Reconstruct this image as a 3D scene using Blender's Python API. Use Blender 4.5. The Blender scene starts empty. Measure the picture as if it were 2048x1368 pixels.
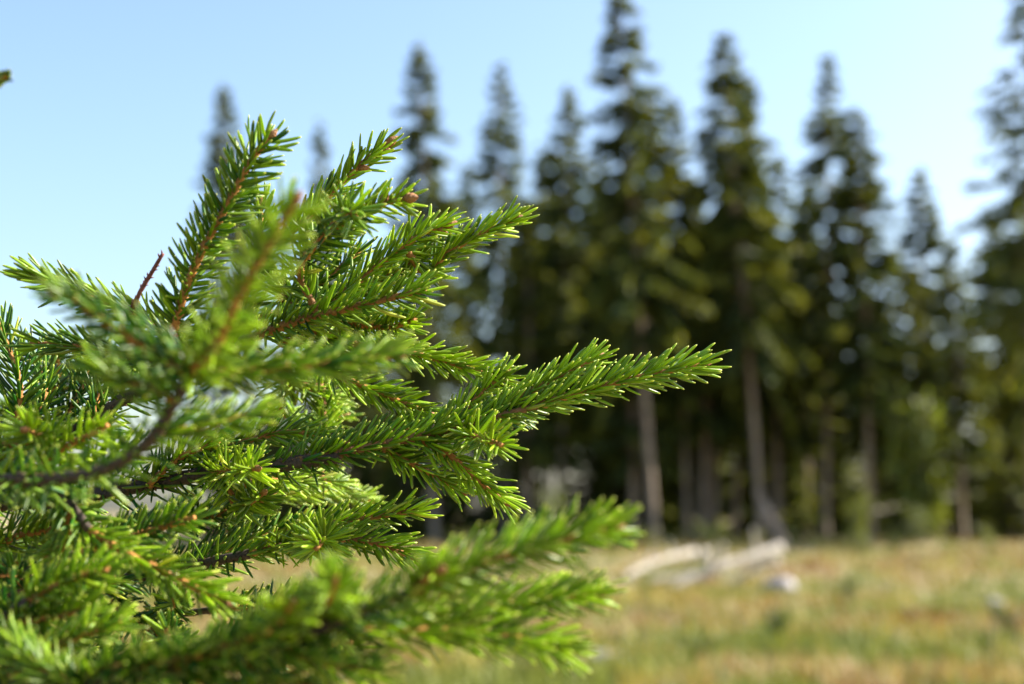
import bpy, math, random
import numpy as np
from mathutils import Vector, Matrix, Quaternion

# ------------------------------------------------------------------ camera, sky, sun, exposure
SC = bpy.context.scene
COL = SC.collection
R = math.radians
W, H = 2048.0, 1368.0
FPX = 2844.0                     # 50 mm on a 36 mm sensor, in photo pixels
CAM = np.array([0.0, 0.0, 1.3])
PITCH = R(6.84)
cam = bpy.data.cameras.new('camera')
cam.lens = 50.0; cam.sensor_width = 36.0
cam.clip_start = 0.02; cam.clip_end = 6000
cam.dof.use_dof = True; cam.dof.focus_distance = 0.600; cam.dof.aperture_fstop = 7.0
camo = bpy.data.objects.new('camera', cam); COL.objects.link(camo)
camo.location = CAM; camo.rotation_euler = (R(90) + PITCH, 0, 0)
SC.camera = camo

SUN_EL, SUN_AZ = R(36), R(77)     # azimuth from the view direction (+Y) towards the right (+X)
world = bpy.data.worlds.new('World'); SC.world = world; world.use_nodes = True
wn = world.node_tree.nodes; wl = world.node_tree.links
bg = wn['Background']; sky = wn.new('ShaderNodeTexSky')
sky.sky_type = 'NISHITA'; sky.sun_disc = False
sky.sun_elevation = SUN_EL; sky.sun_rotation = SUN_AZ
sky.altitude = 0; sky.air_density = 1.1; sky.dust_density = 2.2; sky.ozone_density = 3.0
wl.new(sky.outputs[0], bg.inputs[0]); bg.inputs[1].default_value = 0.108

sl = bpy.data.lights.new('sun', 'SUN'); sl.energy = 5.0; sl.angle = R(0.5); sl.color = (1.0, 0.93, 0.80)
so = bpy.data.objects.new('sun', sl); COL.objects.link(so)
sdir = Vector((math.sin(SUN_AZ)*math.cos(SUN_EL), math.cos(SUN_AZ)*math.cos(SUN_EL), math.sin(SUN_EL)))
so.rotation_euler = sdir.to_track_quat('Z', 'Y').to_euler(); so.location = (20, 5, 20)

vs = SC.view_settings
vs.view_transform = 'Standard'; vs.look = 'None'; vs.gamma = 1.0; vs.use_curve_mapping = False
vs.exposure = 1.52
SC.cycles.use_denoising = True
SC.cycles.use_adaptive_sampling = False
SC.cycles.max_bounces = 6; SC.cycles.diffuse_bounces = 3; SC.cycles.transmission_bounces = 3
SC.cycles.sample_clamp_indirect = 6

rng = np.random.default_rng(7)

# ------------------------------------------------------------------ helpers
cp, sp_ = math.cos(PITCH), math.sin(PITCH)
FWD = np.array([0, cp, sp_]); UPC = np.array([0, -sp_, cp]); RGT = np.array([1.0, 0, 0])
def P(px, py, d):
    """photo pixel + depth along the view axis (m) -> world point"""
    if d < 0.6: d = 0.6 - (0.6 - d)*0.86
    return CAM + d*(FWD + RGT*((px - W/2)/FPX) + UPC*((H/2 - py)/FPX))
def PY(px, py, Y):
    r = FWD + RGT*((px - W/2)/FPX) + UPC*((H/2 - py)/FPX)
    return CAM + r*(Y/r[1])
def ground_z(x, y):
    return (0.10*np.sin(x*0.21+1.3)*np.sin(y*0.17+0.4) + 0.06*np.sin(x*0.53+y*0.31) + 0.04*np.sin(x*0.9-y*0.7+2))*np.clip((np.abs(y)+np.abs(x))/8, 0, 1)
def project(p):
    v = np.asarray(p) - CAM
    d = v @ FWD
    return W/2 + FPX*(v @ RGT)/d, H/2 - FPX*(v @ UPC)/d, d

def mesh_np(name, verts, faces, mat, attr=None, smooth=True):
    """faces: (n,3) or (n,4) array or list of such arrays"""
    if not isinstance(faces, (list, tuple)): faces = [faces]
    faces = [np.asarray(f, dtype=np.int32) for f in faces if len(f)]
    verts = np.asarray(verts, dtype=np.float32)
    me = bpy.data.meshes.new(name)
    me.vertices.add(len(verts)); me.vertices.foreach_set('co', verts.ravel())
    nl = sum(f.size for f in faces); npoly = sum(len(f) for f in faces)
    me.loops.add(nl); me.polygons.add(npoly)
    me.loops.foreach_set('vertex_index', np.concatenate([f.ravel() for f in faces]))
    tot = np.concatenate([np.full(len(f), f.shape[1], dtype=np.int32) for f in faces])
    start = np.concatenate([[0], np.cumsum(tot)[:-1]]).astype(np.int32)
    me.polygons.foreach_set('loop_start', start)
    try: me.polygons.foreach_set('loop_total', tot)
    except Exception: pass
    if smooth: me.polygons.foreach_set('use_smooth', np.ones(npoly, dtype=bool))
    if attr is not None:
        a = me.color_attributes.new('col', 'FLOAT_COLOR', 'POINT')
        at = np.ones((len(verts), 4), dtype=np.float32); at[:, :attr.shape[1]] = attr
        a.data.foreach_set('color', at.ravel())
    me.update(calc_edges=True); me.validate()
    if mat: me.materials.append(mat)
    return me
def link(name, me, parent=None, **props):
    o = bpy.data.objects.new(name, me); COL.objects.link(o)
    if parent is not None: o.parent = parent
    for k, v in props.items(): o[k] = v
    return o
def thing(name, loc, label, cat, group=None):
    o = bpy.data.objects.new(name, None); COL.objects.link(o); o.location = loc
    o.empty_display_size = 0.1
    o['label'] = label; o['category'] = cat
    if group: o['group'] = group
    return o

def catmull(pts, step):
    pts = np.asarray(pts, dtype=float)
    if len(pts) == 2: dense = pts[0] + (pts[1]-pts[0])*np.linspace(0, 1, 40)[:, None]
    else:
        q = np.vstack([2*pts[0]-pts[1], pts, 2*pts[-1]-pts[-2]]); out = []
        for i in range(1, len(q)-2):
            t = np.linspace(0, 1, 30, endpoint=False)[:, None]
            p0, p1, p2, p3 = q[i-1:i+3]
            out.append(0.5*((2*p1) + (-p0+p2)*t + (2*p0-5*p1+4*p2-p3)*t**2 + (-p0+3*p1-3*p2+p3)*t**3))
        dense = np.vstack(out + [pts[-1:]])
    s = np.concatenate([[0], np.cumsum(np.linalg.norm(np.diff(dense, axis=0), axis=1))])
    n = max(3, int(s[-1]/step)+1)
    u = np.linspace(0, s[-1], n)
    return np.stack([np.interp(u, s, dense[:, k]) for k in range(3)], 1), s[-1]
def nrm(v): return v/np.maximum(np.linalg.norm(v, axis=-1, keepdims=True), 1e-12)
def frames(pts):
    T = nrm(np.gradient(pts, axis=0))
    up = np.array([0, 0, 1.0]); ref = np.where(np.abs(T[:, 2:3]) > 0.93, np.array([[0.3, -0.9, 0.3]]), up[None])
    S = nrm(np.cross(T, ref)); U = np.cross(S, T)
    return T, U, S
def tube(pts, rad, sides, jit=0.0, cap=True):
    T, U, S = frames(pts); n = len(pts)
    a = np.linspace(0, 2*np.pi, sides, endpoint=False)
    rr = np.asarray(rad)[:, None]*(1 + jit*rng.standard_normal((n, sides)))
    v = pts[:, None] + rr[..., None]*(np.cos(a)[None, :, None]*U[:, None] + np.sin(a)[None, :, None]*S[:, None])
    v = v.reshape(-1, 3)
    i = np.arange(n-1)[:, None]*sides; j = np.arange(sides)[None]; k = (j+1) % sides
    f = np.stack([i+j, i+k, i+sides+k, i+sides+j], -1).reshape(-1, 4)
    fs = [f]
    if cap:
        v = np.vstack([v, pts[:1], pts[-1:]]); c0, c1 = n*sides, n*sides+1
        j = np.arange(sides); k = (j+1) % sides
        fs.append(np.concatenate([np.stack([np.full(sides, c0), k, j], 1), np.stack([np.full(sides, c1), (n-1)*sides+j, (n-1)*sides+k], 1)]))
    return v, fs

# ------------------------------------------------------------------ materials
def mat(name):
    m = bpy.data.materials.new(name); m.use_nodes = True
    nt = m.node_tree; b = nt.nodes['Principled BSDF']
    return m, nt, b
def N(nt, t, **kw):
    n = nt.nodes.new(t)
    for k, v in kw.items(): setattr(n, k, v)
    return n
def ramp(nt, stops):
    r = N(nt, 'ShaderNodeValToRGB'); e = r.color_ramp.elements
    while len(e) < len(stops): e.new(0.5)
    for q, (p, c) in zip(e, stops): q.position = p; q.color = (*c, 1)
    return r
def leafy(name, dark, light, tip, rough, trans, trans_col, tip0=0.8):
    """foliage: attribute col = (tone, along, value)"""
    m, nt, b = mat(name); L = nt.links
    at = N(nt, 'ShaderNodeVertexColor'); at.layer_name = 'col'
    sep = N(nt, 'ShaderNodeSeparateColor'); L.new(at.outputs[0], sep.inputs[0])
    r = ramp(nt, [(0.0, dark), (1.0, light)]); L.new(sep.outputs[0], r.inputs[0])
    mr = N(nt, 'ShaderNodeMapRange'); mr.interpolation_type = 'SMOOTHSTEP'
    mr.inputs[1].default_value = tip0; mr.inputs[2].default_value = 1.0
    L.new(sep.outputs[1], mr.inputs[0])
    mx = N(nt, 'ShaderNodeMix', data_type='RGBA'); L.new(mr.outputs[0], mx.inputs[0])
    L.new(r.outputs[0], mx.inputs[6]); mx.inputs[7].default_value = (*tip, 1)
    hv = N(nt, 'ShaderNodeHueSaturation'); L.new(mx.outputs[2], hv.inputs['Color'])
    mv = N(nt, 'ShaderNodeMapRange'); mv.inputs[3].default_value = 0.6; mv.inputs[4].default_value = 1.35
    L.new(sep.outputs[2], mv.inputs[0]); L.new(mv.outputs[0], hv.inputs['Value'])
    L.new(hv.outputs[0], b.inputs['Base Color'])
    b.inputs['Roughness'].default_value = rough
    tr = N(nt, 'ShaderNodeBsdfTranslucent')
    mt = N(nt, 'ShaderNodeMix', data_type='RGBA', blend_type='MULTIPLY'); mt.inputs[0].default_value = 1
    L.new(hv.outputs[0], mt.inputs[6]); mt.inputs[7].default_value = (*trans_col, 1)
    L.new(mt.outputs[2], tr.inputs[0])
    ms = N(nt, 'ShaderNodeMixShader'); ms.inputs[0].default_value = trans
    L.new(b.outputs[0], ms.inputs[1]); L.new(tr.outputs[0], ms.inputs[2])
    L.new(ms.outputs[0], nt.nodes['Material Output'].inputs[0])
    return m
def noisy(name, cols, scale, rough=0.85, bump=0.3, detail=5, stretch=(1, 1, 1), bump_dist=0.01):
    m, nt, b = mat(name); L = nt.links
    tc = N(nt, 'ShaderNodeTexCoord'); mp = N(nt, 'ShaderNodeMapping'); mp.inputs['Scale'].default_value = stretch
    L.new(tc.outputs['Object'], mp.inputs[0])
    nz = N(nt, 'ShaderNodeTexNoise'); nz.inputs['Scale'].default_value = scale; nz.inputs['Detail'].default_value = detail
    L.new(mp.outputs[0], nz.inputs['Vector'])
    k = len(cols); r = ramp(nt, [(0.3 + 0.4*i/(k-1), c) for i, c in enumerate(cols)])
    L.new(nz.outputs[0], r.inputs[0]); L.new(r.outputs[0], b.inputs['Base Color'])
    bm = N(nt, 'ShaderNodeBump'); bm.inputs['Strength'].default_value = bump; bm.inputs['Distance'].default_value = bump_dist
    L.new(nz.outputs[0], bm.inputs['Height']); L.new(bm.outputs[0], b.inputs['Normal'])
    b.inputs['Roughness'].default_value = rough
    return m
def blend_attr(name, a, b_, scale, rough=0.8):
    """stem bark: attribute col.r blends young orange to old grey bark"""
    m, nt, b = mat(name); L = nt.links
    at = N(nt, 'ShaderNodeVertexColor'); at.layer_name = 'col'
    sep = N(nt, 'ShaderNodeSeparateColor'); L.new(at.outputs[0], sep.inputs[0])
    tc = N(nt, 'ShaderNodeTexCoord'); nz = N(nt, 'ShaderNodeTexNoise')
    nz.inputs['Scale'].default_value = scale; nz.inputs['Detail'].default_value = 4; L.new(tc.outputs['Object'], nz.inputs['Vector'])
    ra = ramp(nt, [(0.3, a[0]), (0.7, a[1])]); rb = ramp(nt, [(0.3, b_[0]), (0.7, b_[1])])
    L.new(nz.outputs[0], ra.inputs[0]); L.new(nz.outputs[0], rb.inputs[0])
    mx = N(nt, 'ShaderNodeMix', data_type='RGBA'); L.new(sep.outputs[0], mx.inputs[0])
    L.new(ra.outputs[0], mx.inputs[6]); L.new(rb.outputs[0], mx.inputs[7]); L.new(mx.outputs[2], b.inputs['Base Color'])
    bm = N(nt, 'ShaderNodeBump'); bm.inputs['Strength'].default_value = 0.6; bm.inputs['Distance'].default_value = 0.0006
    L.new(nz.outputs[0], bm.inputs['Height']); L.new(bm.outputs[0], b.inputs['Normal'])
    b.inputs['Roughness'].default_value = rough
    return m

M = {}
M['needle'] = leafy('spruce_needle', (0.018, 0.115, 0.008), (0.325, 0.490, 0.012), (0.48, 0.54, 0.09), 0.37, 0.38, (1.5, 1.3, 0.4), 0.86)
M['twig'] = blend_attr('twig_bark', ((0.30, 0.115, 0.018), (0.46, 0.21, 0.04)), ((0.022, 0.014, 0.009), (0.09, 0.06, 0.04)), 900)
M['bud'] = noisy('bud_scale', [(0.20, 0.075, 0.02), (0.40, 0.18, 0.055)], 700, 0.6, 0.5, bump_dist=0.0005)
M['deadtwig'] = noisy('dead_twig', [(0.10, 0.03, 0.02), (0.2, 0.06, 0.04)], 600, 0.7, 0.5, bump_dist=0.0006)
M['saplingbark'] = noisy('sapling_bark', [(0.07, 0.05, 0.035), (0.2, 0.15, 0.1)], 120, 0.9, 0.6, bump_dist=0.002)
M['crown'] = leafy('spruce_crown', (0.024, 0.060, 0.016), (0.220, 0.235, 0.016), (0.27, 0.26, 0.03), 0.65, 0.40, (1.35, 1.2, 0.6), 0.9)  # dark tone made greener to stand in for a thin haze
M['bark'] = noisy('spruce_bark', [(0.13, 0.095, 0.065), (0.25, 0.19, 0.135), (0.35, 0.28, 0.21)], 6, 0.92, 0.7, stretch=(1, 1, 0.25), bump_dist=0.04)
M['bush'] = leafy('bush_leaf', (0.045, 0.095, 0.014), (0.20, 0.23, 0.03), (0.22, 0.24, 0.03), 0.5, 0.35, (1.3, 1.2, 0.6), 0.9)
M['log'] = noisy('bleached_wood', [(0.12, 0.10, 0.08), (0.42, 0.37, 0.30), (0.60, 0.54, 0.46)], 7, 0.8, 0.5, stretch=(0.4, 3, 3), bump_dist=0.02)
M['stone'] = noisy('granite', [(0.22, 0.20, 0.20), (0.42, 0.38, 0.38)], 5, 0.85, 0.6, bump_dist=0.03)

def grass_mat():
    m, nt, b = mat('grass_blades'); L = nt.links
    at = N(nt, 'ShaderNodeVertexColor'); at.layer_name = 'col'
    L.new(at.outputs[0], b.inputs['Base Color']); b.inputs['Roughness'].default_value = 0.6
    tr = N(nt, 'ShaderNodeBsdfTranslucent'); L.new(at.outputs[0], tr.inputs[0])
    ms = N(nt, 'ShaderNodeMixShader'); ms.inputs[0].default_value = 0.3
    L.new(b.outputs[0], ms.inputs[1]); L.new(tr.outputs[0], ms.inputs[2]); L.new(ms.outputs[0], nt.nodes['Material Output'].inputs[0])
    return m
M['grass'] = grass_mat()
def ground_mat():
    m, nt, b = mat('clearing_soil'); L = nt.links
    tc = N(nt, 'ShaderNodeTexCoord')
    n1 = N(nt, 'ShaderNodeTexNoise'); n1.inputs['Scale'].default_value = 0.55; n1.inputs['Detail'].default_value = 6
    n2 = N(nt, 'ShaderNodeTexNoise'); n2.inputs['Scale'].default_value = 4.0; n2.inputs['Detail'].default_value = 5
    L.new(tc.outputs['Object'], n1.inputs['Vector']); L.new(tc.outputs['Object'], n2.inputs['Vector'])
    r1 = ramp(nt, [(0.32, (0.11, 0.14, 0.03)), (0.45, (0.24, 0.19, 0.07)), (0.55, (0.20, 0.13, 0.05)), (0.68, (0.30, 0.24, 0.11))])
    r2 = ramp(nt, [(0.3, (0.10, 0.085, 0.04)), (0.7, (0.30, 0.25, 0.12))])
    L.new(n1.outputs[0], r1.inputs[0]); L.new(n2.outputs[0], r2.inputs[0])
    mx = N(nt, 'ShaderNodeMix', data_type='RGBA'); mx.inputs[0].default_value = 0.45
    L.new(r1.outputs[0], mx.inputs[6]); L.new(r2.outputs[0], mx.inputs[7]); L.new(mx.outputs[2], b.inputs['Base Color'])
    bm = N(nt, 'ShaderNodeBump'); bm.inputs['Distance'].default_value = 0.1; L.new(n2.outputs[0], bm.inputs['Height']); L.new(bm.outputs[0], b.inputs['Normal'])
    b.inputs['Roughness'].default_value = 0.95
    return m
M['ground'] = ground_mat()

# ------------------------------------------------------------------ ground
def build_ground():
    def axis(lim, fine, k):
        a = [0.0]
        s = fine
        while a[-1] < lim: a.append(a[-1] + s); s = s*(k if a[-1] > 70 else 1.0)
        return np.array(a)
    ax = axis(3000, 1.0, 1.18); xs = np.concatenate([-ax[:0:-1], ax])
    ys = np.concatenate([-axis(60, 2.0, 1.2)[:0:-1], axis(3000, 1.0, 1.18)])
    X, Y = np.meshgrid(xs, ys); Z = ground_z(X, Y)*np.clip((150-np.hypot(X, Y))/80, 0, 1)
    v = np.stack([X, Y, Z], -1).reshape(-1, 3); nx = len(xs)
    i = (np.arange(len(ys)-1)[:, None]*nx + np.arange(nx-1)[None]).ravel()
    f = np.stack([i, i+1, i+nx+1, i+nx], 1)
    link('ground', mesh_np('ground', v, f, M['ground']), kind='structure')
build_ground()

def build_grass():
    n = 150000
    u = rng.random(n)
    Y = 7.0*(75/7.0)**u                                # denser near
    X = (rng.random(n)*2-1)*(Y*0.52 + 2)
    # clump
    cl = rng.integers(0, n//9, n); cx = X[cl]; cy = Y[cl]
    X = cx + rng.standard_normal(n)*0.14; Y = cy + rng.standard_normal(n)*0.14
    h = (0.06 + 0.20*rng.random(n)**2.0)
    w = 0.007 + 0.014*rng.random(n)*np.clip(Y/20, .5, 2.2)
    a = rng.random(n)*2*np.pi; lean = rng.random(n)*0.8*h
    ld = rng.random(n)*2*np.pi
    z = ground_z(X, Y) - 0.02
    b = np.stack([X, Y, z], 1); s = np.stack([np.cos(a), np.sin(a), np.zeros(n)], 1)*w[:, None]
    mid = b + np.stack([np.cos(ld)*lean*.35, np.sin(ld)*lean*.35, h*.6], 1)
    tip = b + np.stack([np.cos(ld)*lean, np.sin(ld)*lean, h], 1)
    v = np.stack([b-s, b+s, mid+s*.8, mid-s*.8, tip], 1).reshape(-1, 3)
    k = np.arange(n)*5
    q = np.stack([k, k+1, k+2, k+3], 1); t = np.stack([k+3, k+2, k+4], 1)
    pal = np.array([[.48, .38, .09], [.44, .38, .05], [.24, .28, .03], [.11, .17, .02], [.42, .24, .06], [.30, .14, .03], [.60, .50, .20]])
    f1 = np.sin(X*0.55+1)*np.sin(Y*0.33+.6) + 0.6*np.sin(X*1.3-Y*0.8) + 1.5*rng.standard_normal((400, 400))[(X/0.7).astype(int)+150, (Y/1.3).astype(int)+20] + .35*rng.standard_normal(n)
    idx = np.where(f1 < -0.9, 2, np.where(f1 < -0.4, 3, np.where(f1 < 0.2, 1, np.where(f1 < 0.8, 0, np.where(f1 < 1.2, 4, np.where(f1 < 1.7, 6, 5))))))
    c = pal[idx]*(0.42 + 0.5*rng.random((n, 1)))
    link('grass', mesh_np('grass', v, [q, t], M['grass'], np.repeat(c, 5, 0)), kind='stuff',
         label='dry tan and green grass covering the open clearing', category='grass')
build_grass()

# ------------------------------------------------------------------ background spruces
def crown_mesh(name, seed, Ht, z0, rmax, dens, droop, gap):
    """sprays along whorled limbs; unit: metres, base at 0"""
    g = np.random.default_rng(seed)
    C, D, Nn, Wd, Ln, tone = [], [], [], [], [], []
    LV, LF, off = [], [], 0
    z = z0
    while z < Ht - 0.35:
        f = (Ht - z)/(Ht - z0)
        prof = min(1.0, f**0.72*1.12)*(0.72 + 0.28*min(1, (z - z0)/2.0 + 0.3))
        nl = int(g.integers(4, 7))
        a0 = g.random()*6.28
        for k in range(nl):
            if g.random() < gap: continue
            az = a0 + k*6.28/nl + g.normal()*0.3
            Lm = max(0.22, rmax*prof*(0.50 + 0.62*g.random()))
            el0 = 0.5*(1-f) - 0.10 + g.normal()*0.26          # up near the top, flat below
            t = np.linspace(0, 1, 8); z_keep = z; z = z + g.normal()*0.16
            r = Lm*t*math.cos(el0)
            zz = z + Lm*(math.sin(el0)*t - 1.35*droop*(0.35+0.65*f)*t**1.5 + 0.14*t**4)
            pts = np.stack([np.cos(az)*r, np.sin(az)*r, zz], 1)
            v, fs = tube(pts, np.linspace(0.02+0.008*Lm, 0.006, 8), 3, cap=False)
            LV.append(v); LF.append(fs[0]+off); off += len(v); z = z_keep
            ns = int((10 + Lm*42)*dens)
            u = (0.12 + 0.88*g.random(ns)**0.7)
            p = np.stack([np.interp(u, t, pts[:, i]) for i in range(3)], 1)
            out = np.array([math.cos(az), math.sin(az), 0.0]); side = np.array([-math.sin(az), math.cos(az), 0.0])
            sgn = g.choice([-1, 1], ns)
            d = out*(0.35+0.5*g.random((ns, 1))) + side*(sgn*(0.25+0.6*g.random(ns)))[:, None]
            d[:, 2] += -0.15 - 1.1*g.random(ns)*(0.4+0.6*f) + 0.35*(1-f)
            d = nrm(d)
            C.append(p); D.append(d); Ln.append((0.20 + 0.32*g.random(ns))*(0.55+0.45*min(1, Lm/1.2)))
            Wd.append(0.055 + 0.085*g.random(ns))
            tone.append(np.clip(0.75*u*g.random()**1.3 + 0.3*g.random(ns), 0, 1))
        z += 0.20 + 0.20*g.random()
    # leader
    n = 26; zt = Ht - 1.2*g.random(n)
    C.append(np.stack([np.zeros(n), np.zeros(n), zt], 1)); aa = g.random(n)*6.28
    D.append(nrm(np.stack([np.cos(aa), np.sin(aa), 0.5+g.random(n)], 1))); Ln.append(0.16+0.12*g.random(n)); Wd.append(np.full(n, 0.04)); tone.append(0.4+0.3*g.random(n))
    C, D, Ln, Wd, tone = np.vstack(C), np.vstack(D), np.concatenate(Ln), np.concatenate(Wd), np.concatenate(tone)
    n = len(C); sd = nrm(np.cross(D, nrm(g.standard_normal((n, 3)))))
    a = C; m = C + D*(Ln*0.45)[:, None]; e = C + D*Ln[:, None]; e[:, 2] -= 0.04
    v = np.stack([a, m + sd*Wd[:, None], e, m - sd*Wd[:, None]], 1).reshape(-1, 3)
    k = np.arange(n)*4
    q = np.stack([k, k+1, k+2, k+3], 1)
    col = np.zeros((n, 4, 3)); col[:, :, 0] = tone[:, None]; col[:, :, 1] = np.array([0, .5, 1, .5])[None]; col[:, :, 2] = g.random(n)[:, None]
    col = col.reshape(-1, 3)
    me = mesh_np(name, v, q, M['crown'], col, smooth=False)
    lv = np.vstack(LV); lf = np.vstack(LF)
    lm = mesh_np(name+'_limbs', lv, lf, M['bark'])
    return me, lm
def trunk_mesh(name, seed, Ht, r0):
    g = np.random.default_rng(seed)
    t = np.linspace(0, 1, 30); z = t*Ht*0.985
    r = r0*(1-t)**0.85*(1 + 0.5*np.exp(-z/0.35)) + 0.012
    pts = np.stack([0.10*np.sin(z*.3+seed)*t, 0.10*np.cos(z*.25+seed)*t - 0.10*math.cos(seed)*t, z - 0.15], 1)
    v, fs = tube(pts, r, 12, 0.03)
    return mesh_np(name, v, fs, M['bark'])
VAR = []
specs = [  # seed, H, crown base, radius, density, droop, gap
    (11, 22, 8.0, 2.9, 1.20, 0.50, 0.14), (12, 22, 7.5, 2.8, 1.10, 0.45, 0.14), (13, 22, 9.0, 2.7, 0.80, 0.55, 0.24),
    (14, 22, 8.2, 3.1, 1.20, 0.58, 0.15), (15, 22, 7.0, 2.8, 0.45, 0.60, 0.34), (16, 22, 5.5, 2.6, 1.10, 0.42, 0.16),
    (17, 8, 0.5, 1.7, 1.0, 0.30, 0.05), (18, 6, 0.4, 1.6, 1.0, 0.30, 0.08)]
for (s, Ht, z0, rm, de, dr, gp) in specs:
    c, l = crown_mesh('crown', s, Ht, z0, rm, de, dr, gp)
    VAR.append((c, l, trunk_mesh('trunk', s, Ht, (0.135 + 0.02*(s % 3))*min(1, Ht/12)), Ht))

def spruce(bx, Y, top, var, wid, rot, label, group=None, name='spruce_tree', height=None):
    """bx: photo x of the trunk foot; top: photo pixel of the tip"""
    x = PY(bx, 1025, Y)[0]; z = float(ground_z(x, Y))
    base = np.array([x, Y, z])
    tp = PY(top[0], top[1], Y) if top is not None else base + np.array([rng.normal()*0.3, 0, height])
    ax = Vector(tp - base); Ht = ax.length
    o = thing(name, base, label, 'tree', group)
    q = Vector((0, 0, 1)).rotation_difference(ax.normalized()) @ Quaternion((0, 0, 1), rot)
    o.rotation_mode = 'QUATERNION'; o.rotation_quaternion = q
    c, l, t, H0 = VAR[var]
    o.scale = (wid*0.92, wid*0.92, Ht/H0)
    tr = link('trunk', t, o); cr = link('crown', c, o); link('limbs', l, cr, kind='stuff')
    return o

FRONT = [  # trunk foot x, distance, tip pixel, variant, width, label
    (470, 72, (447, 165), 1, 1.05, 'sparse lone spruce at the open end of the forest edge'),
    (655, 76, (640, 240), 5, 0.85, 'short narrow spruce between the lone sparse spruce and the forest edge'),
    (872, 60, (840, 82), 0, 0.95, 'tall spruce with pale bare trunk foot where the forest edge begins'),
    (1012, 66, (1000, 128), 2, 1.05, 'thin crowned see-through spruce beside the tall spruce at the edge start'),
    (1120, 64, (1138, 168), 1, 1.00, 'dense dark spruce just short of the tallest spruce'),
    (1082, 72, (1085, 290), 5, 1.00, 'low dark spruce between the thin crowned and the dense dark spruce'),
    (1310, 56, (1236, -40), 3, 1.05, 'tallest spruce, yellow-green, with a long pale leaning trunk'),
    (1375, 60, (1345, 190), 1, 0.85, 'spruce with bare pale trunk right beside the tallest spruce'),
    (1525, 58, (1443, 58), 3, 1.0, 'tall full spruce with a leaning trunk above the bleached log'),
    (1468, 66, (1500, 150), 5, 1.00, 'brown trunked spruce behind the tall full spruce'),
    (1612, 68, (1607, 365), 5, 0.90, 'short spruce between the tall full spruce and the twin topped pair'),
    (1650, 62, (1655, 112), 2, 1.00, 'pointed spruce, the higher of the twin topped pair'),
    (1742, 60, (1712, 212), 1, 1.10, 'broad dark spruce, the lower of the twin topped pair'),
    (1850, 64, (1838, 332), 1, 0.95, 'short spruce standing alone beside the wide gap of sky'),
    (1925, 58, (1900, 470), 5, 0.80, 'low spruce with a straight bare trunk below the gap of sky'),
    (2075, 52, (2062, -120), 4, 1.25, 'airy spruce with long drooping limbs at the far end of the forest edge'),
    (1992, 66, (1985, 420), 1, 0.90, 'small spruce beside the airy spruce with drooping limbs'),
    (2060, 62, (2052, 350), 3, 0.85, 'bushy spruce under the airy spruce with drooping limbs'),
]
for i, (bx, Y, tp, v, wd, lb) in enumerate(FRONT):
    spruce(bx, Y, tp, v, wd, i*1.7, lb)
g2 = np.random.default_rng(5)
BACK = []
def back(n, x0, x1, y0, y1, top0, top1):
    for _ in range(n):
        BACK.append((g2.uniform(x0, x1), g2.uniform(y0, y1), g2.uniform(top0, top1)))
back(26, 930, 1620, 68, 95, 300, 560)
back(7, 560, 900, 80, 105, 560, 720)
back(9, 1600, 2100, 75, 110, 560, 760)
back(7, 1050, 2060, 58, 66, 380, 560)
for i, (bx, Y, ty) in enumerate(BACK):
    spruce(bx, Y, (bx + g2.normal()*12, ty), int(g2.choice([0, 1, 3, 5])), 0.9+0.2*g2.random(), i*2.3,
           'dark shaded spruce deep in the forest behind the edge trees', 'spruces deep in the forest')

for i in range(66):
    bx = g2.uniform(430, 2120) if i < 44 else (1230 + (i-44)*34 if i < 56 else 540 + (i-56)*46); Y = g2.uniform(64, 90)
    spruce(bx, Y, (bx + g2.normal()*5, g2.uniform(850, 985) if bx > 1600 else g2.uniform(800, 950)), 6 + i % 2, 1.0+0.4*g2.random(), i*1.9,
           'low bushy young spruce in the shade between the forest trunks', 'young spruces in the forest shade')
# ------------------------------------------------------------------ undergrowth, logs, stones in the clearing
def bush(px, py_base, Y, h, w, label, tone, n=500, seed=0, name='bush'):
    g = np.random.default_rng(seed+50)
    x = PY(px, 1025, Y)[0]; base = np.array([x, Y, float(ground_z(x, Y))])
    o = thing(name, base, label, 'bush')
    SV, SF, off = [], [], 0; C, D = [], []
    for k in range(9):
        a = g.random()*6.28; r = w*(0.25+0.75*g.random()); hh = h*(0.55+0.45*g.random())
        pts, _ = catmull([(0, 0, -0.05), (math.cos(a)*r*.3, math.sin(a)*r*.3, hh*.5), (math.cos(a)*r, math.sin(a)*r, hh)], h/8)
        v, fs = tube(pts, np.linspace(0.012*h+.004, 0.004, len(pts)), 5, cap=False)
        SV.append(v); SF.append(fs[0]+off); off += len(v)
        m = n//9; u = 0.2 + 0.8*g.random(m); i = u*(len(pts)-1); lo = np.floor(i).astype(int).clip(0, len(pts)-2)
        p = pts[lo] + (pts[lo+1]-pts[lo])*(i-lo)[:, None]
        d = nrm(g.standard_normal((m, 3)) + np.array([0, 0, .3])); C.append(p + d*0.10*h*g.random((m, 1))); D.append(d)
    link('stem', mesh_np('stem', np.vstack(SV), np.vstack(SF), M['bark']), o)
    C, D = np.vstack(C), np.vstack(D); m = len(C); ln = 0.035*h+0.05*h*g.random(m)+.02
    sd = nrm(np.cross(D, g.standard_normal((m, 3))))
    v = np.stack([C, C + D*(ln*.5)[:, None] + sd*(ln*.32)[:, None], C + D*ln[:, None], C + D*(ln*.5)[:, None] - sd*(ln*.32)[:, None]], 1).reshape(-1, 3)
    k = np.arange(m)*4; col = np.zeros((m, 4, 3)); col[:, :, 0] = np.clip(tone + .2*g.standard_normal(m), 0, 1)[:, None]; col[:, :, 2] = g.random(m)[:, None]
    link('foliage', mesh_np('foliage', v, np.stack([k, k+1, k+2, k+3], 1), M['bush'], col.reshape(-1, 3), smooth=False), o)
    return o
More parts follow.
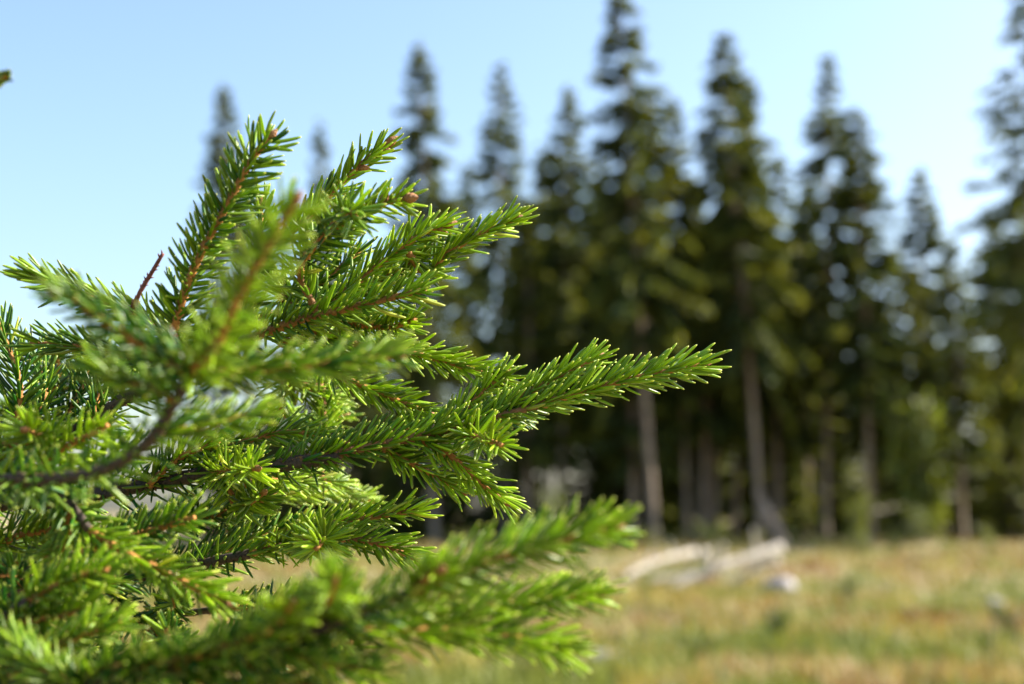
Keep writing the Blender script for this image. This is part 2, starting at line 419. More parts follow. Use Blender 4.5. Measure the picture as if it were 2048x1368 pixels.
bush(1850, 1085, 57, 6.5, 1.6, 'tall loose yellow-green sapling bush among the dark trunks', 0.6, 1000, 1)
bush(1712, 1085, 52, 2.2, 0.9, 'yellow-green bush at the foot of the twin topped spruces', 0.95, 900, 2)
bush(1415, 1085, 52, 1.1, 0.7, 'small green bush behind the bleached log', 0.5, 500, 3)
bush(1110, 1080, 50, 2.2, 0.6, 'slender green bush standing in front of the dense dark spruce', 0.5, 500, 4)
bush(1545, 1290, 14.5, 0.34, 0.22, 'small dark green shrub alone in the middle of the clearing grass', 0.15, 400, 5)
bush(1390, 1330, 12.5, 0.25, 0.3, 'low fresh green shrub in the pale clearing grass', 0.45, 400, 6)
bush(1690, 1190, 22, 0.5, 0.3, 'grey-green thin shrub in the clearing beyond the dark green shrub', 0.3, 300, 7)
bush(2010, 1290, 15, 0.35, 0.35, 'spreading dark shrub at the edge of the rusty grass', 0.2, 400, 8)
bush(1840, 1075, 55, 1.5, 0.6, 'low leafy bush under the tall loose sapling bush', 0.4, 400, 9)

gs = np.random.default_rng(31)
for k in range(22):      # scrub that roughens the forest edge
    bush(900 + k*56 + gs.uniform(-24, 24), 1090, gs.uniform(44, 57), gs.uniform(.35, 1.0), gs.uniform(.4, .9), 'ragged low scrub bush in the grass along the forest edge', gs.uniform(.2, .9), 260, 60+k, 'scrub_bush')['group'] = 'scrub along the forest edge'
def log(name, a, b, r0, r1, label, bow=0.0, stubs=2, seed=0, m='log'):
    g = np.random.default_rng(seed+90)
    a, b = np.array(a, float), np.array(b, float)
    o = thing(name, a, label, 'log')
    mid = (a+b)/2 + np.array([0, 0, bow])
    pts, _ = catmull([a-a, mid-a, b-a], 0.08)
    t = np.linspace(0, 1, len(pts)); v, fs = tube(pts, r0 + (r1-r0)*t, 14, 0.05)
    link('stem', mesh_np('stem', v, fs, M[m]), o)
    for k in range(stubs):
        i = int(len(pts)*(0.2+0.6*g.random())); d = nrm(np.array([g.normal()*.4, g.normal()*.6, 0.5+g.random()]))
        q, _ = catmull([pts[i], pts[i]+d*0.2, pts[i]+d*(0.35+0.3*g.random())], 0.08)
        v, fs = tube(q, np.linspace(r1*.5, r1*.2, len(q)), 7, .05)
        link('branch_stub', mesh_np('branch_stub', v, fs, M[m]), o)
log('fallen_log', PY(1345, 1170, 25.5) - [0, 0, .02], PY(1562, 1097, 26.5), 0.065, 0.115, 'thick bleached fallen log with its butt end raised', 0.03, 5, 1)
log('broken_branch', PY(1455, 1165, 26.8) - [0, 0, .03], PY(1560, 1118, 26.9) - [0, 0, .02], 0.04, 0.06, 'thin bleached branch propped under the raised log end', 0.02, 2, 6)
log('broken_branch', PY(1300, 1158, 27.5) - [0, 0, .02], PY(1420, 1150, 28), 0.035, 0.05, 'thin broken branch lying flat between the two logs', 0.03, 2, 7)
log('fallen_log', PY(1248, 1150, 29.5) - [0, 0, .04], PY(1388, 1104, 31), 0.06, 0.085, 'shorter arched bleached log lying next to the thick one', 0.07, 3, 2)
log('broken_snag', PY(1572, 1092, 50) - [0, 0, .1], PY(1514, 985, 51), 0.17, 0.12, 'leaning broken snag at the foot of the tall full spruce', 0.05, 2, 3, 'bark')
log('tree_stump', PY(1405, 1135, 37) - [0, 0, .25], PY(1403, 1098, 37), 0.24, 0.2, 'small pale stump between the two bleached logs', 0, 0, 4)
def stone(px, py, s, label, seed, flat=0.55):
    g = np.random.default_rng(seed+200)
    r = PY(px, py, 1.0) - CAM; Y = -CAM[2]/r[2]; x = r[0]*Y
    nu, nv = 16, 10
    V = []
    ph = g.random(6)*6.28
    for j in range(nv+1):
        th = math.pi*j/nv
        for i in range(nu):
            a = 2*math.pi*i/nu
            d = np.array([math.sin(th)*math.cos(a), math.sin(th)*math.sin(a), math.cos(th)])
            k = 1 + .14*math.sin(3*d[0]+ph[0]) + .12*math.sin(4*d[1]+ph[1]) + .1*math.sin(5*d[2]+ph[2]) + .06*math.sin(7*d[0]+6*d[1]+ph[3])
            V.append(d*s*k*np.array([1, .8, flat]))
    F = [(j*nu+i, j*nu+(i+1) % nu, (j+1)*nu+(i+1) % nu, (j+1)*nu+i) for j in range(nv) for i in range(nu)]
    o = link('stone', mesh_np('stone', np.array(V), np.array(F), M['stone']), label=label, category='stone')
    o.location = (x, Y, float(ground_z(x, Y)) + s*flat*0.35)
stone(1553, 1168, 0.33, 'pale grey stone lying just in front of the thick bleached log', 1, 0.5)
stone(1985, 1215, 0.2, 'greyish stone half hidden in the rusty grass', 2)
stone(1200, 1330, 0.16, 'small mauve-grey stone in the grass below the sapling', 3)

# ------------------------------------------------------------------ foreground spruce sapling
TRX, TRY = -0.46, 0.74
SAP = thing('young_spruce', (TRX, TRY, 0.0), 'fresh green young spruce with needled shoots and brown buds reaching over the clearing', 'spruce')
SAPV = np.array([TRX, TRY, 0.0])
STEMS = []          # world points of every stem so far (for attaching)
SOLO = [0]
# needle templates: rings along t, relative radius
def ntemplate(hi):
    if hi: t = np.array([0, .07, .25, .55, .84, .965]); r = np.array([.42, .72, .98, 1.0, .84, .52])
    else:  t = np.array([0, .3, .85]); r = np.array([.5, 1., .8])
    return t, r
def needle_geo(B, D, F, L, Wd, bend, roll, hi):
    """B base, D direction, F bend direction, arrays over n needles -> verts (n,k,3), faces, along"""
    t, r = ntemplate(hi); n = len(B); m = len(t)
    X = nrm(np.cross(D, F)); Y = np.cross(X, D)
    c, s = np.cos(roll)[:, None], np.sin(roll)[:, None]
    X, Y = X*c + Y*s, -X*s + Y*c
    cen = B[:, None] + L[:, None, None]*(t[None, :, None]*D[:, None] + (bend[:, None]*t[None]**2)[..., None]*F[:, None])
    tip = B + L[:, None]*(D + bend[:, None]*F)
    a = np.array([0, .5, 1, 1.5])*np.pi
    off = (np.cos(a)[None, None, :, None]*X[:, None, None] + 0.72*np.sin(a)[None, None, :, None]*Y[:, None, None])*(Wd[:, None]*r[None])[..., None, None]*0.5
    v = (cen[:, :, None] + off).reshape(n, m*4, 3)
    v = np.concatenate([v, tip[:, None]], 1)
    k = np.arange(n)[:, None, None]*(m*4+1); i = np.arange(m-1)[None, :, None]*4; j = np.arange(4)[None, None]
    jj = (j+1) % 4
    q = np.stack([k+i+j, k+i+jj, k+i+4+jj, k+i+4+j], -1).reshape(-1, 4)
    k2 = np.arange(n)[:, None]*(m*4+1); j2 = np.arange(4)[None]
    tr = np.stack([k2+(m-1)*4+j2, k2+(m-1)*4+(j2+1) % 4, np.broadcast_to(k2+m*4, (n, 4))], -1).reshape(-1, 3)
    al = np.concatenate([np.repeat(t, 4), [1.0]])
    return v, q, tr, al
# a few single needles shared by the needles that are objects of their own
SOLO_ME = []
for k in range(6):
    v, q, tr, al = needle_geo(np.zeros((1, 3)), np.array([[0, 0, 1.0]]), np.array([[1.0, 0, 0]]), np.array([1.0]), np.array([0.122]), np.array([0.10+.04*(k % 3)]), np.array([0.6*k]), True)
    col = np.zeros((v.shape[1], 3)); col[:, 0] = .30 + .1*k; col[:, 1] = al; col[:, 2] = .3 + .08*k
    SOLO_ME.append(mesh_np('needle', v[0], [q, tr], M['needle'], col))

def bud_mesh():
    V, F = [], []
    nr, ns = 9, 8
    for j in range(nr):
        t = j/(nr-1); r = 0.5*math.sin(math.pi*min(1, 0.12+t*0.88)**0.8)**0.8 if t < 1 else 0.02
        for i in range(ns):
            a = 2*math.pi*(i/ns + 0.18*(j % 2)); k = 1 + 0.16*((i+j) % 2)
            V.append((math.cos(a)*r*k*.62, math.sin(a)*r*k*.62, t))
    for j in range(nr-1):
        for i in range(ns):
            F.append((j*ns+i, j*ns+(i+1) % ns, (j+1)*ns+(i+1) % ns, (j+1)*ns+i))
    return mesh_np('bud', np.array(V), np.array(F), M['bud'], smooth=False)
BUD = bud_mesh()
def put(o, p, d, s, roll=0.0):
    o.rotation_mode = 'QUATERNION'
    o.rotation_quaternion = Vector((0, 0, 1)).rotation_difference(Vector(d)) @ Quaternion((0, 0, 1), roll)
    o.location = Vector(p); o.scale = (s, s, s)

def stem_mesh(pts, rad, age, pegs=True, peg=1.0):
    sides = 8
    v, fs = tube(pts, rad, sides, 0.10)
    col = np.zeros((len(v), 3)); col[:-2, 0] = np.repeat(age, sides); col[-2:, 0] = age[[0, -1]]
    F4, F3 = [fs[0]], [fs[1]]
    if pegs:      # little pegs (old needle cushions)
        T, U, S = frames(pts); n = int(len(pts)*2.2)
        i = rng.integers(0, len(pts), n); a = rng.random(n)*6.283
        rd = np.cos(a)[:, None]*U[i] + np.sin(a)[:, None]*S[i]; sd = np.cross(rd, T[i])
        r = rad[i][:, None]; b = pts[i] + rd*r*0.8; h = np.maximum(r*0.42, 0.0005)*peg; w = np.maximum(r*0.30, .0003)*(1 + .3*(peg > 1))
        q = np.stack([b - T[i]*w*1.6, b + sd*w, b + T[i]*w*1.2, b - sd*w, b + rd*h*1.4 + T[i]*h*0.9], 1).reshape(-1, 3)
        k = len(v) + np.arange(n)[:, None]*5
        tri = np.stack([np.stack([k[:, 0]+e, k[:, 0]+(e+1) % 4, k[:, 0]+4], 1) for e in range(4)], 1).reshape(-1, 3)
        v = np.vstack([v, q]); c2 = np.zeros((len(q), 3)); c2[:, 0] = np.repeat(age[i]*0.75, 5); col = np.vstack([col, c2]); F3.append(tri)
    return v, [np.vstack(F4), np.vstack(F3)], col

def limb(px, r0, r1, name='branch', world=False, pegs=True, needles=0.0, frm=0.0):
    """woody branch without needles of its own, traced as (x, y, depth)"""
    w = np.array(px, float) if world else np.array([P(*p) for p in px])
    pts, ln = catmull(w, 0.004)
    rad = np.linspace(r0, r1, len(pts))
    v, fs, col = stem_mesh(pts - SAPV, rad, np.ones(len(pts)), pegs)
    STEMS.append((pts, rad))
    o = link(name, mesh_np(name, v, fs, M['twig'], col), SAP)
    if needles: shoot_needles(o, pts, rad, ln, frm, needles, 15, 58, .4, .3, 10, 1.95, 1.0, 0, False, True, rem_off=60)
    return o, pts
def nearest(p):
    best = None
    for pts, rad in STEMS:
        d = np.linalg.norm(pts - p, axis=1); i = int(d.argmin())
        if best is None or d[i] < best[0]: best = (d[i], pts[i], rad[i])
    return best

def shoot_needles(so_, pts, rad, ln, f0, dens, L, alpha, part, tone, spread, wdt, tipL, droop, solo, hi, rem_off=0):
    T, U, S = frames(pts)
    n = len(pts)
    if hi: dens = dens*(1.38 if (pts[n//2] - CAM) @ FWD > 0.48 else 1.75)
    m = int(ln*1000*(1-f0)*dens)
    s = f0 + (1-f0)*(np.arange(m)+rng.random(m)*.8)/max(m, 1)
    s = np.clip(s, 0, 0.998); i = (s*(n-1)).astype(int)
    phi = (np.arange(m)*2.39996 + rng.normal(0, .13, m)) % (2*np.pi); phi = np.where(phi > np.pi, phi-2*np.pi, phi)   # 0 = upper side
    aphi = np.abs(phi)/np.pi
    aphi2 = aphi*(1 - part*0.35*aphi**2)                                           # lower side parts sideways
    phi = np.sign(phi)*aphi2*np.pi
    rd = np.cos(phi)[:, None]*U[i] + np.sin(phi)[:, None]*S[i]
    rem = (1-s)*ln*1000 + rem_off                                                             # mm to the tip
    al = alpha + rng.normal(0, spread, m) - 24*np.exp(-rem/5.0) + 6*(np.abs(phi) > 1.7)
    al = np.radians(np.clip(al, 10, 88))
    D = nrm(np.cos(al)[:, None]*T[i] + np.sin(al)[:, None]*rd + np.array([0, 0, -droop])[None])
    Fb = nrm(T[i]*0.8 + rd*-0.3 + np.array([0, 0, .25]))
    Fb = nrm(Fb - D*np.sum(Fb*D, 1, keepdims=True))
    Ln = 0.001*L*(0.80 + 0.32*rng.random(m))*(1 - 0.30*np.exp(-rem/7.0)*(1-tipL+.35))*(0.75+.25*np.clip((s-f0)/.08, 0, 1))
    sc_ = 0.82 if (pts[len(pts)//2] - CAM) @ FWD > 0.48 or not hi else 0.74
    Ln = Ln*sc_*np.where(rng.random(m) < 0.06, 0.45 + 0.4*rng.random(m), 1.0)
    Wd = 0.001*wdt*(0.74 + 0.3*rng.random(m))*(0.84 if sc_ > .8 else 0.78); bend = -0.02 + 0.30*rng.random(m); roll = rng.random(m)*3.14
    B = pts[i] + rd*rad[i][:, None]*0.8
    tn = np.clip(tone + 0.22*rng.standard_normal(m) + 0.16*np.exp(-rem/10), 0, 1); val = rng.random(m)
    keep = rng.random(m) > 0.06
    own = np.zeros(m, bool)
    if solo:
        cand = np.flatnonzero(keep & (rem < 95)); cand = cand[:max(0, 300-SOLO[0])]; own[cand] = True; SOLO[0] += len(cand)
        for c_, e in enumerate(cand):
            nd = link('needle', SOLO_ME[int(tn[e]*5.99)], so_)
            nd.rotation_mode = 'QUATERNION'
            x = Vector(Fb[e]); z = Vector(D[e]); y = z.cross(x)
            nd.rotation_quaternion = Matrix((x, y, z)).transposed().to_quaternion()
            nd.location = Vector(B[e] - SAPV); nd.scale = (Ln[e],)*3
    k = keep & ~own
    if k.sum() > 0:
        v, q, tr, along = needle_geo((B - SAPV)[k], D[k], Fb[k], Ln[k], Wd[k], bend[k], roll[k], hi)
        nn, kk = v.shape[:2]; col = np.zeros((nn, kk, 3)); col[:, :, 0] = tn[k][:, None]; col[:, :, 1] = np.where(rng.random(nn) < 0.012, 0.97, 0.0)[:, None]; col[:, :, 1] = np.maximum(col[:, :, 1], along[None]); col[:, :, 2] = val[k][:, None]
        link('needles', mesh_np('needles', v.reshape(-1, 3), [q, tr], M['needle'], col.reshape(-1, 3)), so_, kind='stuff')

def shoot(px, L=16.5, dens=1.55, alpha=52, part=0.55, tone=0.5, start=0.0, age=0.0, r=1.35, bud=None, solo=False, hi=True,
          world=False, attach=True, wdt=2.05, tipL=1.0, droop=0.0, name='shoot', spread=6.5, budscale=1.0, bare=False):
    w = np.array(px, float) if world else np.array([P(*p) for p in px])
    start_len = 0.0
    if bud is None: bud = int(rng.random() < 0.3); budscale = 0.8
    if attach and STEMS:
        d, q, _ = nearest(w[0])
        if d > 0.03: print('long attach', round(d, 3), px[0])
        if d > 0.002: w = np.vstack([q, w]); start_len = d
    pts, ln = catmull(w, 0.0018 if hi else 0.004)
    n = len(pts); tt = np.linspace(0, 1, n)
    rad = (r*0.001)*(1.25 - 0.5*tt)*(0.78 if (pts[n//2] - CAM) @ FWD < 0.48 else 0.95)
    ag = np.clip(age + (start_len/ln > tt)*0.35 + 0.15*rng.random(n), 0, 1)
    v, fs, col = stem_mesh(pts - SAPV, rad, ag, hi, 2.0 if bare else 1.0)
    so_ = link(name, mesh_np(name, v, fs, M['deadtwig'] if bare else M['twig'], None if bare else col), SAP)
    STEMS.append((pts, rad))
    if bare: return so_
    T, U, S = frames(pts)
    f0 = max(start, min(0.6, 0.3*start_len/ln))
    shoot_needles(so_, pts, rad, ln, f0, dens, L, alpha, part, tone, spread, wdt, tipL, droop, solo, hi)
    for b in range(bud):
        o = link('bud', BUD, so_)
        if b == 0: put(o, pts[-1] - SAPV - T[-1]*.0008, T[-1], 0.0052*budscale)
        else:
            e = int((0.80 + 0.15*rng.random())*(n-1)) if b > 1 else n-3
            a = rng.random()*6.28; rd1 = math.cos(a)*U[e] + math.sin(a)*S[e]
            put(o, pts[e] - SAPV + rd1*rad[e]*.7, nrm(T[e]*.8 + rd1*.7), 0.0040*budscale)
    return so_

# --- trunk
tp = np.array([[TRX-.01, TRY, -.1], [TRX, TRY, .5], [TRX+.015, TRY-.01, 1.1], [TRX-.005, TRY+.01, 1.7], [TRX+.01, TRY, 2.15]])
pts, _ = catmull(tp, 0.02); tt = np.linspace(0, 1, len(pts)); rad = 0.024*(1-tt)+0.003
v, fs = tube(pts - SAPV, rad, 14, 0.04)
link('trunk', mesh_np('trunk', v, fs, M['saplingbark']), SAP); STEMS.append((pts, rad))
def trunk_at(z): return np.array([TRX, TRY, z])
def root(px, up=0.02):       # where a traced limb leaves the trunk
    p = P(*px[0]); z = p[2] - up
    return [trunk_at(z)] + [P(*q) for q in px]

# --- limbs (woody, older)
limb(root([(-60, 968, .47), (60, 962, .44), (200, 942, .415), (300, 880, .40), (355, 795, .39), (378, 748, .385)]), .0040, .0016, world=True, needles=0.8, frm=.3)
limb(root([(-60, 1010, .66), (120, 998, .62), (300, 968, .605), (430, 944, .60), (560, 930, .60), (680, 912, .60)]), .0050, .0028, world=True, needles=0.9, frm=.35)
limb(root([(-60, 930, .66), (100, 880, .64), (190, 842, .625), (260, 790, .61), (420, 712, .60), (520, 668, .59)]), .0048, .0022, world=True, needles=0.9, frm=.35)
limb(root([(-60, 1370, .45), (150, 1372, .40), (350, 1335, .372), (560, 1290, .365), (700, 1230, .365), (820, 1185, .365)]), .0040, .0016, world=True, needles=1.4, frm=.3)
limb(root([(-60, 1190, .74), (200, 1165, .68), (390, 1130, .63), (500, 1108, .615)]), .0040, .0022, world=True, needles=0.9, frm=.35)
limb(root([(-60, 1100, .80), (150, 1085, .73), (300, 1050, .68), (440, 1018, .66)]), .0040, .0020, world=True, needles=0.9, frm=.35)
limb(root([(-60, 980, .52), (60, 965, .50), (120, 990, .49), (180, 1062, .48)]), .0030, .0016, world=True, needles=1.6, frm=.3)
limb(root([(-80, 1290, .50), (0, 1240, .465), (60, 1200, .455)]), .0034, .0020, world=True, needles=0.9, frm=.35)
limb(root([(-200, 1000, .72), (-60, 900, .64), (20, 840, .62)]), .0034, .0020, world=True, needles=0.9, frm=.35)

# --- traced shoots, sharp ones first
G = dict
TR = [
 ([(560, 930, .60), (700, 902, .60), (870, 866, .60), (1000, 832, .60), (1085, 808, .60)], G(tone=.5, L=15.5, alpha=50, bud=0, r=1.9, age=.55, attach=False, dens=1.6, start=.12)),
 ([(520, 668, .59), (600, 640, .580), (690, 618, .572), (780, 596, .566), (852, 580, .562)], G(tone=.5, L=16, alpha=52, age=.35, r=1.6, attach=False)),
 ([(600, 640, .60), (690, 585, .602), (770, 520, .602), (850, 465, .600), (892, 450, .600)], G(tone=.75, L=16, alpha=46, bud=3, budscale=1.15)),
 ([(1075, 812, .60), (1160, 785, .599), (1290, 752, .598), (1408, 729, .598)], G(solo=True, tone=.60, L=17.5, dens=1.7, alpha=46, bud=1, budscale=.8)),
 ([(965, 836, .605), (1040, 795, .607), (1120, 752, .608), (1195, 713, .610)], G(solo=True, tone=.80, L=15.5, alpha=44, dens=1.6)),
 ([(850, 545, .612), (900, 502, .610), (965, 467, .608), (1032, 437, .606)], G(solo=True, tone=.7, L=15.5, dens=1.6, alpha=42)),
 ([(855, 872, .602), (900, 838, .607), (950, 798, .612), (1012, 742, .618)], G(tone=.8, L=14.5, alpha=44)),
 ([(640, 672, .625), (720, 690, .625), (830, 708, .622), (930, 735, .620), (1022, 765, .618)], G(tone=.85, L=15, alpha=42)),
 ([(650, 735, .63), (725, 772, .628), (800, 803, .625), (858, 826, .622)], G(tone=.8, L=16, alpha=46)),
 ([(845, 880, .60), (905, 915, .595), (960, 965, .592), (1008, 1003, .590)], G(tone=.9, L=17, alpha=46)),
 ([(775, 902, .605), (845, 938, .602), (895, 965, .600), (922, 983, .600)], G(tone=.7, L=15, alpha=50)),
 ([(930, 868, .595), (960, 876, .575), (1003, 890, .553)], G(tone=.8, L=15.5, alpha=60, spread=14)),
 ([(1000, 838, .60), (1030, 836, .615), (1052, 840, .63)], G(tone=.2, L=10, alpha=50, dens=2.2, bud=0)),
 # upper group
 ([(700, 590, .615), (780, 552, .615), (850, 510, .613)], G(tone=.55, L=15, alpha=48, bud=0)),
 ([(520, 520, .62), (590, 460, .615), (660, 390, .612), (720, 330, .610), (775, 288, .608)], G(tone=.75, L=15, alpha=44, bud=4, budscale=1.25)),
 ([(600, 540, .57), (650, 470, .545), (690, 425, .525), (712, 432, .512)], G(tone=.30, L=16, alpha=58, spread=14)),
 ([(640, 480, .57), (720, 425, .55), (775, 405, .545), (812, 398, .540)], G(tone=.75, L=13.5, alpha=56, bud=3, budscale=1.3)),
 ([(690, 640, .60), (770, 655, .592), (830, 640, .580)], G(tone=.6, L=13, alpha=54, dens=2.1)),
 ([(560, 600, .615), (650, 560, .62), (720, 500, .625)], G(tone=.4, L=15)),
 ([(600, 620, .63), (690, 600, .64), (800, 540, .645)], G(tone=.35, L=15)),
 ([(480, 640, .61), (500, 560, .612), (520, 470, .615), (522, 395, .618)], G(tone=.35, L=15)),
 ([(560, 690, .62), (680, 660, .63), (760, 640, .64)], G(tone=.45, L=15)),
 # left upright and its neighbours
 ([(350, 700, .56), (365, 600, .548), (400, 510, .542), (452, 415, .538), (500, 325, .535), (540, 275, .533)], G(tone=.42, L=17.5, alpha=60, part=.1, r=1.7, dens=2.0, bud=1, wdt=2.2)),
 ([(378, 748, .385), (432, 690, .372), (480, 590, .362), (540, 485, .355), (588, 405, .350)], G(tone=.75, L=16, alpha=60, part=.1, r=1.5, dens=1.7, attach=False, bud=1)),
 ([(378, 748, .385), (270, 682, .380), (180, 622, .375), (112, 585, .372)], G(tone=.15, L=15, alpha=52, r=1.5, attach=False)),
 ([(290, 640, .575), (200, 600, .570), (120, 570, .565), (55, 545, .560)], G(tone=.60, L=17, alpha=42)),
 ([(378, 748, .385), (500, 742, .392), (650, 728, .40), (735, 718, .405), (795, 712, .41)], G(tone=.50, L=15.5, alpha=50, attach=False)),
 ([(300, 875, .40), (400, 852, .412), (480, 835, .42), (528, 820, .425)], G(tone=.6, L=15, alpha=48)),
 ([(350, 800, .39), (290, 772, .392), (235, 755, .395), (190, 728, .398)], G(tone=.35, L=14.5, alpha=56)),
 ([(272, 602, .565), (282, 580, .563), (302, 548, .562), (326, 507, .560)], G(bare=True, r=1.0, name='bare_twig')),
 ([(300, 720, .60), (220, 705, .60), (130, 690, .60), (60, 688, .60)], G(tone=.35, L=17, alpha=44)),
 ([(35, 830, .61), (40, 770, .61), (20, 705, .615), (-5, 645, .62)], G(tone=.2, L=17, alpha=50)),  # this shoot and the next: shade put into a low needle tone
 ([(60, 860, .62), (90, 790, .63), (75, 730, .64), (40, 690, .645)], G(tone=.2, L=17, alpha=50)),
 ([(190, 842, .62), (200, 790, .63), (250, 740, .64), (300, 690, .65)], G(tone=.2, L=17, alpha=50)),
 ([(100, 880, .64), (140, 820, .64), (170, 760, .645), (180, 700, .65)], G(tone=.2, L=17, alpha=52)),
 ([(-20, 905, .52), (40, 885, .515), (100, 880, .51), (50, 860, .48)], G(tone=.75, L=15, alpha=58)),
 ([(60, 955, .50), (120, 900, .495), (180, 870, .49), (215, 850, .485)], G(tone=.85, L=14, alpha=55)),
 ([(150, 950, .52), (210, 925, .515), (270, 900, .51)], G(tone=.6, L=15)),
 # middle band
 ([(430, 944, .59), (470, 940, .575), (515, 937, .555)], G(tone=.75, L=15.5, alpha=66, spread=14)),
 ([(470, 1010, .61), (500, 1005, .60), (528, 985, .585)], G(tone=.7, L=14, alpha=62)),
 ([(440, 1018, .66), (540, 992, .68), (640, 985, .71), (745, 1002, .74)], G(tone=.75, L=15, alpha=46)),
 ([(500, 965, .64), (600, 960, .66), (690, 965, .69)], G(tone=.7, L=14, alpha=46)),
 ([(380, 1040, .66), (450, 1025, .655), (530, 1000, .65)], G(tone=.35, L=15)),
 ([(420, 905, .61), (500, 880, .612), (570, 865, .615), (640, 868, .62)], G(tone=.6, L=16, alpha=50)),
 ([(300, 968, .60), (340, 930, .598), (380, 905, .596), (440, 885, .594)], G(tone=.55, L=16)),
 ([(600, 918, .605), (680, 892, .61), (760, 870, .62), (830, 850, .625)], G(tone=.5, L=15)),
 ([(500, 1108, .615), (590, 1082, .615), (670, 1045, .615), (740, 1035, .612), (838, 1020, .61)], G(tone=.75, L=15, alpha=46, age=.2)),
 ([(560, 1095, .61), (680, 1078, .605), (770, 1092, .60), (845, 1125, .597)], G(tone=.7, L=16, alpha=48, age=.25)),
 ([(600, 1082, .60), (635, 1088, .585), (648, 1078, .565), (632, 1098, .548)], G(tone=.8, L=16, alpha=64, spread=14)),
 ([(390, 1130, .63), (480, 1090, .64), (560, 1060, .65), (650, 1040, .66)], G(tone=.4, L=15)),
 ([(300, 1150, .64), (400, 1110, .65), (480, 1065, .66)], G(tone=.3, L=15)),
 ([(640, 760, .68), (560, 800, .70), (600, 850, .72), (690, 830, .74)], G(tone=.6, L=14)),
 ([(560, 760, .66), (640, 790, .68), (680, 810, .69)], G(tone=.6, L=15)),
 # lower left
 ([(180, 1062, .48), (240, 1100, .475), (340, 1150, .47), (450, 1205, .465)], G(tone=.65, L=16, alpha=46, attach=False)),
 ([(60, 1200, .455), (110, 1172, .45), (165, 1150, .445), (215, 1140, .44)], G(tone=.55, L=17, alpha=50, attach=False)),
 ([(120, 990, .49), (140, 1040, .49), (130, 1090, .49), (90, 1120, .485)], G(tone=.6, L=15)),
 ([(-30, 1090, .55), (40, 1070, .545), (100, 1060, .54), (160, 1030, .535)], G(tone=.6, L=15)),
 ([(200, 1165, .66), (240, 1220, .64), (300, 1260, .63), (350, 1280, .62)], G(tone=.15, L=16)),
 ([(150, 1372, .40), (60, 1320, .41), (0, 1275, .42)], G(tone=.5, L=15)),
 ([(150, 1372, .40), (210, 1340, .39), (300, 1330, .375), (400, 1310, .36)], G(tone=.3, L=15)),
 ([(20, 1350, .43), (90, 1300, .43), (170, 1270, .43), (240, 1240, .43)], G(tone=.6, L=15)),
 ([(-40, 1230, .47), (30, 1240, .46), (110, 1235, .45), (190, 1210, .445)], G(tone=.55, L=16)),
 # bottom foreground
 ([(820, 1185, .365), (930, 1140, .366), (1060, 1098, .368), (1180, 1068, .370), (1228, 1056, .370)], G(tone=.7, L=18, alpha=52, attach=False)),
 ([(700, 1240, .385), (860, 1228, .395), (1050, 1205, .40), (1195, 1188, .405)], G(tone=.75, L=17, alpha=46)),
 ([(690, 1260, .38), (880, 1262, .385), (1030, 1275, .39), (1130, 1300, .392)], G(tone=.8, L=19, alpha=46)),
 ([(640, 1230, .365), (660, 1190, .35), (672, 1160, .335)], G(tone=.55, L=15, alpha=60, budscale=1.2)),
 ([(560, 1290, .365), (560, 1240, .355), (590, 1200, .345)], G(tone=.75, L=14, alpha=58)),
 ([(350, 1335, .372), (460, 1290, .36), (540, 1260, .35)], G(tone=.3, L=15)),
 ([(560, 1290, .365), (660, 1330, .37), (760, 1345, .375)], G(tone=.4, L=15)),
 ([(460, 1310, .37), (540, 1350, .375), (640, 1380, .38)], G(tone=.3, L=15)),
 ([(350, 1335, .37), (420, 1370, .37), (520, 1400, .37)], G(tone=.35, L=15)),
 ([(820, 1185, .365), (860, 1150, .36), (880, 1140, .355)], G(tone=.85, L=11, alpha=58)),
]
for px, kw in TR: shoot(px, **kw)
# upper whorl tip that just enters the frame
limb([trunk_at(1.62), P(-300, 240, .60), P(-120, 190, .46)], .004, .002, world=True)
shoot([(-120, 190, .46), (-40, 168, .44), (12, 152, .425)], tone=.25, L=9, alpha=24, dens=1.4)

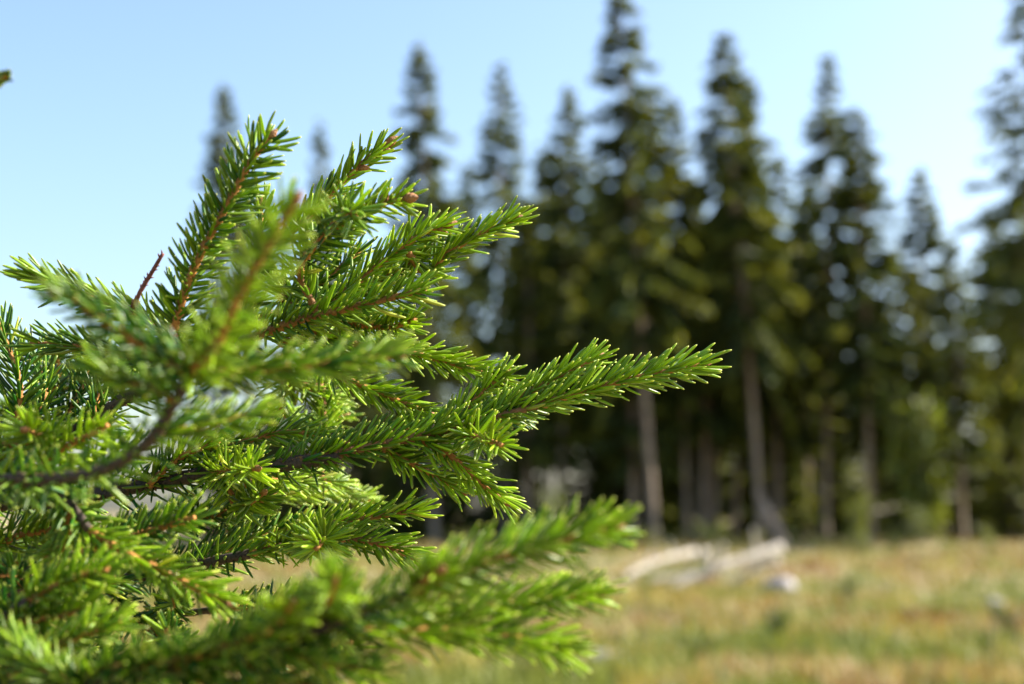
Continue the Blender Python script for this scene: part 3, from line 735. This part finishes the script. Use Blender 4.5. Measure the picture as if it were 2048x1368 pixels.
# --- inner boughs, grown: laterals left and right in the bough's own plane
def bough(pts, side=(.035, .075), gap=.020, r0=.003, tone=.3, hi=True, first=.25, L=15.5, dens=1.5):
    _, w = limb(pts, r0, .0016, world=True)
    n = len(w); T, U, S = frames(w); ln = 0.004*(n-1); s = ln*first; sg = 1
    while s < ln*0.97:
        i = min(n-2, int(s/0.004)); l = rng.uniform(*side)*(1 - 0.35*s/ln); sg = -sg
        d = nrm(T[i]*0.75 + S[i]*sg*0.7 + U[i]*rng.normal(0.08, .16))
        e = w[i] + d*l + np.array([0, 0, rng.normal(0, .006)])
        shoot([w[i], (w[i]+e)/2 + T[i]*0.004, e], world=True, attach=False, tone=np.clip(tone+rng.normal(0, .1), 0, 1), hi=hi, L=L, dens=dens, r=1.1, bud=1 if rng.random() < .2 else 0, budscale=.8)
        s += gap*(0.7+0.6*rng.random())
    shoot([w[-1], w[-1]+T[-1]*.03, w[-1]+T[-1]*.055], world=True, attach=False, tone=tone+.1, hi=hi, L=L, dens=dens)
INNER = [
 [(-60, 1130, .86), (120, 1080, .82), (330, 1050, .80), (500, 1075, .78)],
 [(-60, 1260, .74), (100, 1230, .70), (260, 1235, .67), (430, 1220, .65)],
 [(-60, 1340, .66), (100, 1330, .60), (300, 1330, .56), (480, 1310, .53)],
 [(-60, 860, .80), (80, 800, .78), (220, 740, .76), (360, 690, .75)],
 [(-60, 1200, .56), (60, 1140, .53), (150, 1110, .52)],
]
for b in INNER:
    bough([trunk_at(P(*b[0])[2]-.03)] + [P(*q) for q in b] if b[0][0] < 0 else [P(*q) for q in b], tone=rng.uniform(.05, .3), first=.3)  # low tone darkens the inner needles, putting interior shade into their colour
# the rest of the sapling, outside the picture
def off_frame(w):
    for p in w:
        x, y, d = project(p)
        if d > 0.02 and -140 < x < W+140 and -140 < y < H+140: return False
        if np.linalg.norm(p - CAM) < 0.25: return False
    return True
for z in np.arange(0.28, 2.0, 0.19):
    for k in range(5):
        az = rng.random()*6.28; l = 0.16 + 0.30*(2.15-z)/2.0
        d = np.array([math.cos(az), math.sin(az), .22])
        w = [trunk_at(z), trunk_at(z) + d*l*.5, trunk_at(z) + d*l + [0, 0, .02]]
        if off_frame([w[1]+(w[2]-w[1])*t*1.35 for t in (0, .4, .8, 1)] + [w[2]+[0, 0, .08], w[2]+[0, 0, -.08], w[2]+[.08, 0, 0]]):
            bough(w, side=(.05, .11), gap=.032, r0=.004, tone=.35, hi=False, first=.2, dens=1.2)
shoot([trunk_at(2.1), trunk_at(2.3), trunk_at(2.42)], world=True, attach=False, r=2.2, L=14, hi=False, bud=3)
print('solo needles', SOLO[0], 'tris', sum(sum(len(p.vertices)-2 for p in m.polygons) for m in bpy.data.meshes))
